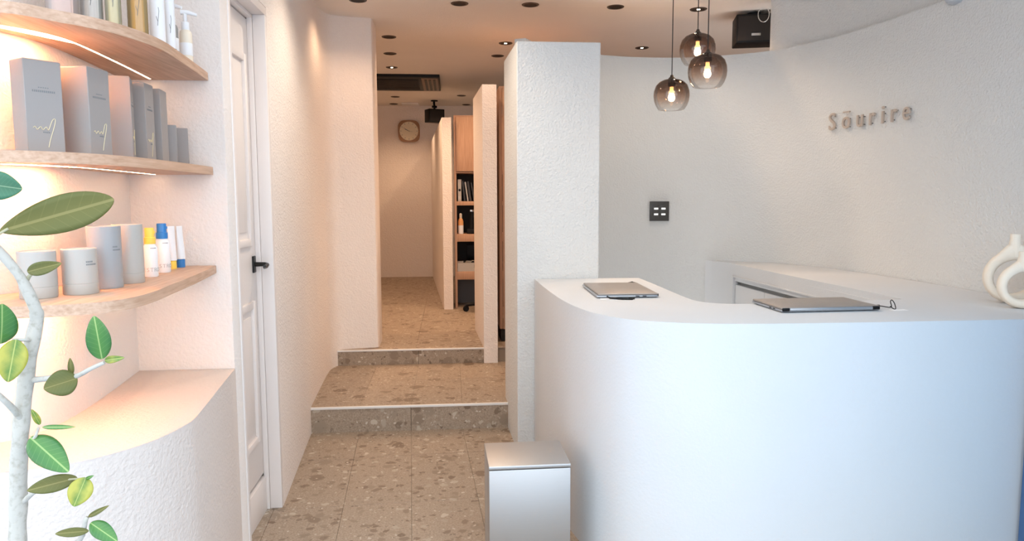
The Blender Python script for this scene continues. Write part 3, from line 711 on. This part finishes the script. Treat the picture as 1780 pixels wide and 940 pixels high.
# ================================================================== SALON CABINETS
cb = thing('shelf_cabinet', (.50, 7.15, H2), 0, 'wooden cabinet with open shelves seen between the two partitions', 'cabinet')
x0, x1 = -.455, .45; Z = lambda z: z-H2
box('side_panel', x0, x0+.022, 0, .40, 0, Z(2.145), 'cab_wood', cb); box('side_panel', x1-.022, x1, 0, .40, 0, Z(2.145), 'cab_wood', cb)
box('upper_door', x0+.023, 0, -.018, .0, Z(1.618), Z(2.143), 'cab_wood', cb, .002); box('upper_door', .003, x1-.023, -.018, .0, Z(1.618), Z(2.143), 'cab_wood', cb, .002)
box('top_panel', x0, x1, 0, .40, Z(2.145), Z(2.16), 'cab_wood', cb)
box('back_panel', x0+.022, x1-.022, .37, .39, Z(.55), Z(2.145), 'dark_in', cb)
for za, zb in ((1.600, 1.616), (1.284, 1.324), (.926, 1.000), (.547, .628)):
    box('shelf_board', x0+.022, x1-.022, 0, .37, Z(za), Z(zb), 'cab_wood', cb, .001)
box('knee_panel', x0+.022, x1-.022, .36, .39, 0, Z(.547), 'grey_panel', cb)
# things on the shelves
def book(x, w, d, h, lean, mat, label, name='book'):
    t = thing(name, (x, 7.19, 1.3250+w/2*math.sin(abs(lean))), 0, label, 'book', 'books in the salon cabinet')
    t.rotation_euler = (0, lean, 0)
    bm = bmesh.new(); add_box(bm, -w/2, -w/2+.003, 0, d, 0, h); add_box(bm, w/2-.003, w/2, 0, d, 0, h); add_box(bm, -w/2, w/2, 0, .004, 0, h)
    mesh_obj('cover', bm, mat, t); box('pages', -w/2+.003, w/2-.003, .004, d-.004, .003, h-.004, 'paper', t)
    return t
b1 = book(.098, .040, .18, .215, 0, 'can_white', 'white thick binder with a dark disc on its spine, in the top open shelf')
bm = disc(.012, .0005, .002); mesh_obj('spine_disc', bm, 'black', b1, loc=(0, 0, .11))
box('spine_label', -.014, .014, -.001, .001, .02, .05, 'ink_soft', b1)
book(.148, .022, .17, .20, -.10, 'book_dark', 'dark book leaning left beside the white binder')
book(.180, .020, .17, .19, -.14, 'can_grey', 'thin grey book between dark books in the top open shelf')
book(.207, .026, .17, .195, -.14, 'book_dark', 'dark book leaning beside the thin grey one')
book(.242, .020, .17, .185, -.16, 'book_dark', 'rightmost dark book visible in the top open shelf')
ob = thing('spray_bottle', (.106, 7.22, 1.0005), 0, 'orange and white bottle on the middle open shelf', 'bottle')
lathe('body', [(0, 0), (.026, 0), (.027, .01), (.027, .085)], 'bottle_white', ob, 20); lathe('upper_body', [(.027, .085), (.027, .125), (.018, .150), (.012, .158)], 'orange', ob, 20)
lathe('cap', [(.013, .156), (.014, .16), (.014, .195), (.006, .205), (0, .205)], 'cream', ob, 16)
dv = thing('hair_clipper', (.212, 7.22, 1.0005), 0, 'black hair clipper standing in its charger on the middle shelf', 'clipper')
box('charger', -.045, .045, -.04, .04, 0, .05, 'black', dv, .008)
tube('clipper_body', [(0, 0, .045), (0, 0, .13), (.005, 0, .22)], [.024, .020, .026], 'black', dv, 14); box('blade', -.012, .024, -.012, .012, .215, .24, 'silver', dv, .002)
bx = thing('storage_tray', (.190, 7.21, .6285), 0, 'low white tray with clips on the bottom open shelf', 'tray')
for a in ((-.12, .12, -.05, -.045, 0, .085), (-.12, .12, .115, .12, 0, .085), (-.12, -.115, -.045, .115, 0, .085), (.115, .12, -.045, .115, 0, .085), (-.115, .115, -.045, .115, 0, .005)):
    box('tray_side', *a, 'can_white', bx)
for k in range(6):
    t = thing('hair_clip', (.095+.03*k, 7.225+.012*(k % 3), .716+.003*(k % 2)), random.uniform(-1, 1), ('white', 'black', 'cream')[k % 3]+(' small hair clip at the left of the heap on the white tray', ' small hair clip at the right of the heap on the white tray')[k//3], 'clip', 'hair clips on the tray')
    m_ = ('can_white', 'black', 'cream')[k % 3]
    for s in (-1, 1): box('jaw', -.035, .035, s*.006-.003, s*.006+.003, -.003+.004*s, .006+.004*s, m_, t, .002)
sc = thing('small_monitor', (.240, 7.45, .6285), 0, 'small black screen at the back of the bottom open shelf', 'screen')
box('screen', -.07, .07, -.01, .01, .10, .25, 'black', sc, .004); box('stand', -.015, .015, -.006, .006, .01, .11, 'black', sc); box('foot', -.05, .05, -.03, .03, 0, .012, 'black', sc, .003)
cb2 = thing('tall_cabinet', (.66, 5.40, H2), 0, 'tall wooden cabinet edge visible between near partition and column', 'cabinet')
box('side_panel', -.29, -.268, 0, .5, .10, Z(2.160), 'cab_wood', cb2); box('door', -.266, .0, -.018, 0, .10, Z(2.158), 'cab_wood', cb2, .002); box('door', .003, .29, -.018, 0, .10, Z(2.158), 'cab_wood', cb2, .002)
box('plinth', -.28, .28, .03, .48, 0, .10, 'dark_in', cb2); box('top_panel', -.29, .29, 0, .5, Z(2.160), Z(2.175), 'cab_wood', cb2)
# salon chair on casters: only one foot shows past the near partition
ch = thing('salon_chair', (.40, 6.86, H2), .4, 'black salon stool with caster feet, one foot showing past the near partition', 'stool')
for k in range(5):
    a = 2*PI*k/5+.05+PI*.8
    leg = tube('leg', [(.03*math.cos(a), .03*math.sin(a), .10), (.26*math.cos(a), .26*math.sin(a), .065)], [.022, .016], 'black', ch, 10)
    bm = lathe_bm([(0, -.012), (.026, -.012), (.030, -.006), (.030, .006), (.026, .012), (0, .012)], 18)
    bmesh.ops.rotate(bm, verts=bm.verts, cent=(0, 0, 0), matrix=Matrix.Rotation(PI/2, 3, 'X')); bmesh.ops.translate(bm, verts=bm.verts, vec=(.26*math.cos(a), .26*math.sin(a), .030))
    mesh_obj('caster', bm, 'black', leg, smooth=40)
tube('column', [(0, 0, .08), (0, 0, .42)], .025, 'black', ch, 14)
lathe('seat', [(0, .40), (.16, .41), (.175, .43), (.175, .46), (.15, .48), (0, .485)], 'black', ch, 30)

# ================================================================== WOODEN SHELVES
def shelf(z, front, led, label):
    o = thing('wall_shelf', (-.95, 2.1, z), 0, label, 'shelf', 'curved wooden shelves in the niche')
    fr = spline(front, 6)
    back = [(p.x+.001, p.y-.001) for p in nb if p.x > -1.6]
    ring = [tuple(p) for p in fr]+[(-1.6, 1.755)]+back[::-1]
    rr = []
    for p in ring:
        if not rr or (Vector(p)-Vector(rr[-1])).length > .004: rr.append(p)
    prism('board', rel(rr, (-.95, 2.1)), -.026, 0, 'wood', o, bev=.0015)
    l = spline(led, 8)
    a = offset(l, .0026); b = offset(l, -.0026)
    bm = bmesh.new(); add_prism(bm, rel([tuple(p) for p in a]+[tuple(p) for p in b[::-1]], (-.95, 2.1)), -.0264, -.0255)
    mesh_obj('led_strip', bm, 'led', o)
    return o
S1 = [(-.806, 2.549), (-.768, 2.24), (-.746, 1.99), (-.733, 1.83), (-.746, 1.708), (-.803, 1.643), (-.946, 1.602), (-1.2, 1.585), (-1.6, 1.58)]
S2 = [(-.802, 2.549), (-.797, 2.30), (-.803, 2.02), (-.825, 1.875), (-.874, 1.768), (-.965, 1.690), (-1.1, 1.65), (-1.6, 1.625)]
S3 = [(-.805, 2.549), (-.776, 2.247), (-.763, 2.017), (-.804, 1.842), (-.876, 1.742), (-.942, 1.672), (-1.1, 1.63), (-1.6, 1.60)]
Z1, Z2, Z3 = 1.124, 1.460, 1.774
shelf(Z1, S1, [(-.98, 2.527), (-.955, 2.25), (-.945, 1.974), (-.965, 1.86), (-1.010, 1.795), (-1.055, 1.765)], 'lowest curved wooden shelf carrying white canisters and bottles')
shelf(Z2, S2, [(-.985, 2.527), (-.965, 2.25), (-.955, 1.974), (-.970, 1.87), (-1.012, 1.805), (-1.055, 1.772)], 'middle curved wooden shelf carrying grey cartons')
shelf(Z3, S3, [(-.985, 2.527), (-.962, 2.25), (-.948, 1.974), (-.965, 1.87), (-1.012, 1.796), (-1.055, 1.765)], 'uppermost curved wooden shelf carrying clear, amber and white bottles')

# ---- grey cartons on the middle shelf
def script_mark(par, h, w, k):
    """gold flourish on the front face (face at +x local 0), thin raised line"""
    pts = [(.0012, (-.34+.06*i)*w, (.27+.018*math.sin(i*2.1))*h) for i in range(9)]+[(.0012, .20*w, .36*h), (.0012, .27*w, .37*h), (.0012, .22*w, .30*h), (.0012, .10*w, .16*h), (.0012, .03*w, .06*h)]
    tube('gold_flourish', spline(pts, 3), .0007, 'gold', par, 5)
def carton(loc, nrm_deg, w, d, h, label, marks=True):
    """loc = near corner of the carton; front face normal direction nrm_deg"""
    a = math.radians(nrm_deg)
    t = thing('carton', loc, a, label, 'carton', 'grey cartons on the middle shelf')
    # local: +x = front normal, front face spans y 0..w, the near side face is y=0
    b = box('body', -d, 0, 0, w, 0, h, 'box', t, .0012, seg=1)
    box('lid_flap', -d+.002, -.002, .002, w-.002, h-.0005, h+.0012, 'box_in', t)
    if marks:
        m = thing('front_print', (0, w/2, 0)); m.parent = t
        bpy.data.objects.remove(m)
        bm = bmesh.new()
        for z, l, th_ in ((.700, .30, .0022), (.655, .62, .0045)):
            n_ = int(l*w/.0042)
            for q in range(n_):
                y = w/2-l*w/2+l*w*(q+.2)/n_; add_box(bm, -.0002, .0005, y, y+.0024, z*h, z*h+th_)
        mesh_obj('small_print', bm, 'ink', t)
        bm = bmesh.new()
        for q in range(4): add_box(bm, -.0002, .0005, w*.42+q*.004, w*.42+q*.004+.0026, .215*h, .215*h+.003)
        mesh_obj('small_print', bm, 'ink', t)
        pts = [(.0006, w*(.16+.05*i), (.265+.018*math.sin(i*2.1))*h) for i in range(9)]+[(.0006, .68*w, .36*h), (.0006, .76*w, .37*h), (.0006, .72*w, .29*h), (.0006, .60*w, .15*h), (.0006, .54*w, .06*h)]
        tube('gold_flourish', spline(pts, 3), .0008, 'gold', t, 5)
    return t
ZB = Z2+.0005
carton((-.963, 1.760, ZB), -35.6, .083, .060, .2116, 'tall grey carton standing apart at the left of the middle shelf')
carton((-.872, 1.862, ZB), -11.5, .078, .086, .2116, 'second tall grey carton, turned to show the gold flourish')
carton((-.850, 2.046, ZB), 18, .076, .095, .2175, 'wide tall grey carton directly behind the second one', True)
carton((-.850, 2.137, ZB), 3, .070, .080, .2165, 'fourth tall grey carton in the receding row', True)
carton((-.850, 2.246, ZB), 6, .070, .080, .2145, 'last tall grey carton before the two small ones', False)
carton((-.849, 2.362, ZB), 19, .055, .055, .1205, 'left one of the two small grey cartons', False)
carton((-.849, 2.462, ZB), 19, .055, .055, .1205, 'right one of the two small grey cartons, nearest the pier', False)

# ---- canisters on the lowest shelf
def can_print(par, r, h, z0, lines, ang):
    bm = bmesh.new()
    for z, n, th_ in lines:
        for q in range(n):
            a = ang+q*.0034/r; c, s = math.cos(a), math.sin(a)
            mt = Matrix.Rotation(a, 4, 'Z')
            add_box(bm, r-.0003, r+.0004, 0, .0022, z*h, z*h+th_, mat=None)
            bmesh.ops.rotate(bm, verts=bm.verts[-8:], cent=(0, 0, 0), matrix=Matrix.Rotation(a, 3, 'Z'))
    mesh_obj('small_print', bm, 'ink', par)
def canister(x, y, r, h, mat, label, split=.24, prt=None):
    t = thing('canister', (x, y, Z1+.0003), 0, label, 'canister', 'canisters on the lowest shelf')
    s = split*h
    lathe('base_sleeve', [(0, 0), (r-.001, 0), (r, .0015), (r, s-.0008), (r-.0008, s)], mat, t, 40)
    lathe('lid_sleeve', [(r-.0008, s), (r, s+.0008), (r, h-.0015), (r-.0012, h), (r-.004, h), (r-.0045, h-.002), (0, h-.002)], mat, t, 40)
    if prt:
        can_print(t, r, h, 0, prt[0], prt[1])
    return t
canister(-.958, 1.754, .0391, .1090, 'can_white', 'short white canister at the left end of the lowest shelf')
canister(-.895, 1.817, .0383, .1095, 'can_white', 'short white canister with small print, second from the left', .24, ([(.70, 5, .0035), (.64, 8, .0035)], -.75))
canister(-.887, 1.930, .0395, .1590, 'can_grey', 'tall bluish grey canister on the lowest shelf', 0.02, ([(.66, 4, .0035), (.61, 7, .0035)], -.65))
canister(-.877, 2.042, .0380, .1600, 'can_white', 'tall white canister behind the bluish grey one', .17)
def pump_bottle(x, y, r, h, cap, label, word):
    t = thing('treatment_bottle', (x, y, Z1+.0003), 0, label, 'bottle', 'white treatment bottles on the lowest shelf')
    lathe('body', [(0, 0), (r-.002, 0), (r, .003), (r, h-.010), (r-.003, h-.003), (r*.72, h), (r*.70, h+.003), (0, h+.003)], 'bottle_white', t, 32)
    c = lathe('cap', [(r*.78, h+.002), (r*.80, h+.004), (r*.80, h+.020), (r*.66, h+.022), (r*.66, h+.046), (r*.60, h+.049), (0, h+.049)], cap, t, 28)
    box('spray_nozzle', r*.55, r*.78, -.004, .004, h+.032, h+.040, cap, c, .001)
    ang = math.radians(-62)
    for i, chx in enumerate(word):
        a = ang+(i-2)*.0105/r
        mat = Matrix.Rotation(a, 4, 'Z') @ Matrix.Translation((r+.0002, 0, .016)) @ Matrix(((0, 0, 1, 0), (1, 0, 0, 0), (0, 1, 0, 0), (0, 0, 0, 1)))
        text_mesh('lettering', chx, .017, .0006, 'ink_soft', t, 0, mat)
    can_print(t, r, h, 0, [(.88, 5, .0025)], -1.15)
    return t
pump_bottle(-.879, 2.192, .0196, .095, 'yellow', 'white bottle with yellow cap beside the tall white canister', 'ESTRO')
pump_bottle(-.893, 2.320, .0212, .1035, 'blue', 'white bottle with a blue cap on the lowest shelf', 'ESTRO')
def squeeze_tube(x, y, r, h, cap, rz, label):
    t = thing('squeeze_tube', (x, y, Z1+.0003), rz, label, 'tube', 'squeeze tubes on the lowest shelf')
    lathe('cap', [(0, 0), (r*.86, 0), (r*.88, .002), (r*.88, .026), (r*.7, .028), (0, .028)], cap, t, 24)
    bm = bmesh.new(); rings = []
    n = 10
    for i in range(n+1):
        k = i/n; z = .028+(h-.028)*k; a = r*(1-.05*k); b = r*(1-.96*k**1.3)
        rings.append([bm.verts.new((a*math.cos(2*PI*q/24), b*math.sin(2*PI*q/24), z)) for q in range(24)])
    for A, B in zip(rings, rings[1:]):
        for q in range(24): bm.faces.new((A[q], A[(q+1) % 24], B[(q+1) % 24], B[q]))
    bm.faces.new(rings[0][::-1]); bm.faces.new(rings[-1])
    bd = mesh_obj('tube_body', bm, 'bottle_white', t, smooth=60)
    return t
squeeze_tube(-.908, 2.435, .0140, .140, 'yellow', 1.0, 'white squeeze tube standing on its yellow cap')
squeeze_tube(-.902, 2.492, .0150, .138, 'blue', 1.25, 'white squeeze tube standing on its blue cap')

# ---- bottles on the uppermost shelf (their tops rise out of the picture)
ZT = Z3+.0004
def tall_bottle(x, y, r, h, body, cap, label, kind='round', band=None):
    t = thing('bottle', (x, y, ZT), 0, label, 'bottle', 'bottles on the uppermost shelf')
    lathe('body', [(0, 0), (r-.003, 0), (r, .004), (r, h*.80), (r*.9, h*.86), (r*.45, h*.93), (r*.42, h*.95), (0, h*.95)], body, t, 32)
    lathe('cap', [(r*.5, h*.94), (r*.52, h*.95), (r*.52, h*1.1), (0, h*1.1)], cap, t, 24)
    if band: lathe('base_band', [(r+.0004, .001), (r+.0006, .002), (r+.0006, .016), (r+.0002, .017)], band, t, 32)
    # a slanting pen-stroke mark down the front
    a0 = math.radians(-63)
    pts = [((r+.0006)*math.cos(a0+u), (r+.0006)*math.sin(a0+u), z) for u, z in ((-.25, .085), (-.05, .070), (-.12, .060), (.12, .100), (.05, .110))]
    tube('pen_mark', [Vector(p) for p in pts], .0006, 'ink', t, 5)
    return t
tall_bottle(-.925, 1.875, .036, .20, 'pinkish', 'silver', 'pale pink clear bottle at the left of the uppermost shelf')
tall_bottle(-.900, 1.965, .026, .19, 'clear', 'silver', 'colourless bottle between the pink and straw ones')
tall_bottle(-.849, 1.970, .0185, .19, 'yellowish', 'silver', 'clear bottle of straw coloured liquid on the uppermost shelf')
tall_bottle(-.826, 2.060, .0250, .20, 'amber', 'cream', 'amber bottle with a dark base on the uppermost shelf', band='ink')
tall_bottle(-.815, 2.165, .0200, .19, 'bottle_white', 'bottle_white', 'plump white bottle right of the amber one')
tall_bottle(-.812, 2.250, .0140, .20, 'bottle_white', 'silver', 'slim white bottle with dark foot on the uppermost shelf', band='ink')
def pump(x, y, r, h, body, rz, label):
    t = thing('pump_bottle', (x, y, ZT), rz, label, 'bottle', 'pump bottles on the uppermost shelf')
    lathe('body', [(0, 0), (r-.003, 0), (r, .003), (r, h-.012), (r*.85, h-.004), (r*.6, h), (0, h)], body, t, 28)
    c = lathe('collar', [(r*.62, h-.002), (r*.66, h), (r*.66, h+.022), (r*.58, h+.024), (0, h+.024)], 'bottle_white', t, 24)
    tube('pump_stem', [(0, 0, h+.02), (0, 0, h+.052)], .006, 'bottle_white', t, 12)
    tube('nozzle', [(-.012, 0, h+.054), (.010, 0, h+.054), (.036, 0, h+.047)], [.008, .007, .0045], 'bottle_white', t, 10)
    lb = lathe('front_label', [(r+.0003, h*.25), (r+.0006, h*.26), (r+.0006, h*.60), (r+.0003, h*.61)], 'bottle_white', t, 28)
    return t
pump(-.836, 2.330, .0170, .106, 'clear', -.3, 'clear pump bottle with white label near the pier')
pump(-.822, 2.405, .0185, .106, 'cream', .15, 'cream pump bottle with spout, last on the uppermost shelf')

# ================================================================== POTTED TREE IN THE FOREGROUND
PL = Vector((-.69, 1.15, 0))
plant = thing('rubber_fig_plant', PL, 0, 'young rubber fig with pale trunk and broad green leaves in the left foreground', 'plant')
def loc3(p): return tuple(Vector(p)-PL)
tr = spline([(-.690, 1.150, .2688), (-.692, 1.150, .50), (-.690, 1.150, .70), (-.686, 1.150, .815), (-.681, 1.150, .871), (-.675, 1.150, .950), (-.664, 1.150, 1.028), (-.652, 1.150, 1.094), (-.641, 1.150, 1.141), (-.634, 1.150, 1.170), (-.632, 1.142, 1.190), (-.641, 1.130, 1.233), (-.655, 1.120, 1.264), (-.671, 1.110, 1.294), (-.70, 1.10, 1.36), (-.71, 1.09, 1.45)], 4)
rad = []
for p in tr:
    z = p.z; r = .0125 if z < .9 else .0125-(z-.9)/.28*.0022 if z < 1.18 else max(.004, .0085-(z-1.18)*.02)
    rad.append((r if z < 1.32 else max(.0022, r*(1-(z-1.32)*5)))*(1+.06*math.sin(z*95)))
tube('trunk', [loc3(p) for p in tr], rad, 'bark', plant, 14)
BR = [[(-.647,1.150,1.073),(-.603,1.130,1.081),(-.569,1.120,1.084),(-.538,1.110,1.099),(-.520,1.110,1.107)],
      [(-.664,1.150,1.008),(-.665,1.130,1.032),(-.667,1.110,1.054),(-.681,1.100,1.078)],
      [(-.676,1.150,.876),(-.644,1.130,.902),(-.616,1.120,.914)],
      [(-.686,1.150,.772),(-.625,1.130,.799),(-.578,1.120,.825),(-.562,1.110,.861),(-.558,1.110,.867)],
      [(-.663,1.150,.966),(-.638,1.130,.988),(-.631,1.130,1.004)],
      [(-.641,1.150,1.137),(-.642,1.130,1.140),(-.655,1.120,1.143)],
      [(-.641,1.140,1.225),(-.629,1.130,1.237),(-.616,1.120,1.243)],
      [(-.616,1.120,.914),(-.590,1.118,.924),(-.557,1.110,.928)],
      [(-.668,1.112,1.290),(-.655,1.105,1.300),(-.640,1.105,1.309)]]
for k, b in enumerate(BR):
    q = spline(b, 4); n = len(q)
    r0 = (.0048, .0058, .0045, .0050, .0032, .0035, .0032, .0022, .0030)[k]
    tube('branch', [loc3(p) for p in q], [r0*(1-.45*i/n) for i in range(n)], 'bark' if k not in (6, 7, 8) else 'twig', plant, 8)
def leaf(base, tip, width, mk, roll=0., cup=.10, bend=.06, facing=None, big=False):
    """broad leaf with midrib fold; local x runs 0..1 along the leaf, y across"""
    b, t = Vector(base), Vector(tip); ax = t-b; Ln = ax.length; X = ax.normalized()
    view = (Vector((0, 0, 1.35))-(b+t)/2).normalized()
    if facing: view = (view+Vector(facing)).normalized()
    Zv = (view-X*view.dot(X)).normalized(); Y = Zv.cross(X)
    rm = Matrix.Rotation(roll, 3, X); Zv = rm @ Zv; Y = rm @ Y
    w = width/Ln
    bm = bmesh.new(); nx, ny = 20, 6; grid = []
    for i in range(nx+1):
        u = (1-math.cos(PI*i/nx))/2; prof = math.sin(PI*u**(1.22 if big else .86))**(.58 if big else .66); hw = w/2*prof if 0 < u < 1 else .004
        row = []
        for j in range(-ny//2, ny//2+1):
            v = j/(ny/2); y = hw*v
            z = cup*abs(v)**1.3*hw*2*.6+bend*(math.sin(PI*u)-.3)+.012*math.sin(u*15+j)*abs(v)*w
            row.append(bm.verts.new((u, y, z)))
        grid.append(row)
    for i in range(nx):
        for j in range(ny): bm.faces.new((grid[i][j], grid[i+1][j], grid[i+1][j+1], grid[i][j+1]))
    # thickness
    geo = bmesh.ops.extrude_face_region(bm, geom=list(bm.faces))
    vs = [g for g in geo['geom'] if isinstance(g, bmesh.types.BMVert)]
    bmesh.ops.translate(bm, verts=vs, vec=(0, 0, -.0006/Ln))
    o = mesh_obj('leaf', bm, 'leaf_'+mk, plant, True)
    m = Matrix((X*Ln, Y*Ln, Zv*Ln)).transposed().to_4x4(); m.translation = b-PL
    o.matrix_local = m
    return o
LV = [((-.650,1.100,1.305),(-.519,1.170,1.351),.064,'o',0,.12),
      ((-.661,1.090,1.374),(-.609,1.090,1.366),.047,'t',0,.1),
      ((-.627,1.120,1.244),(-.573,1.110,1.257),.023,'o',0,.2),
      ((-.671,1.120,1.136),(-.653,1.100,1.199),.047,'g',.2,.1),
      ((-.649,1.120,1.143),(-.653,1.100,1.083),.045,'v',0,.1),
      ((-.523,1.110,1.112),(-.526,1.100,1.179),.038,'g',0,.15),
      ((-.520,1.110,1.110),(-.483,1.090,1.118),.013,'v',0,.2),
      ((-.564,1.118,1.082),(-.598,1.090,1.074),.045,'o',0,.1),
      ((-.573,1.120,1.086),(-.574,1.120,1.113),.010,'o',0,.2),
      ((-.629,1.130,1.008),(-.634,1.120,1.035),.011,'v',0,.2),
      ((-.627,1.130,1.004),(-.573,1.120,1.006),.009,'g',0,.2),
      ((-.645,1.130,.989),(-.577,1.100,.944),.048,'g',0,.12),
      ((-.575,1.120,.926),(-.638,1.100,.916),.029,'o',0,.15),
      ((-.557,1.110,.930),(-.567,1.090,.893),.039,'v',0,.12),
      ((-.558,1.110,.927),(-.541,1.100,.936),.006,'g',0,.2),
      ((-.558,1.110,.867),(-.522,1.100,.888),.009,'o',0,.2),
      ((-.558,1.110,.845),(-.602,1.100,.847),.016,'o',0,.2),
      ((-.555,1.110,.858),(-.508,1.090,.836),.029,'g',0,.15),
      ((-.709,1.091,1.445),(-.775,1.070,1.500),.045,'g',0,.12),
      ((-.708,1.092,1.430),(-.765,1.120,1.400),.042,'g',.3,.12)]
for b, t, w, mk, ro, cu in LV:
    leaf(b, t, w*.87, mk, ro, cu, big=w > .06)
pot = thing('plant_pot', PL, 0, 'grey round pot holding the rubber fig', 'pot')
lathe('pot_body', [(0, 0), (.11, 0), (.12, .01), (.15, .27), (.155, .29), (.14, .29), (.135, .255), (.0, .255)], 'pot', pot, 36)
lathe('soil', [(.133, .256), (.08, .264), (0, .268)], 'soil', pot, 30)
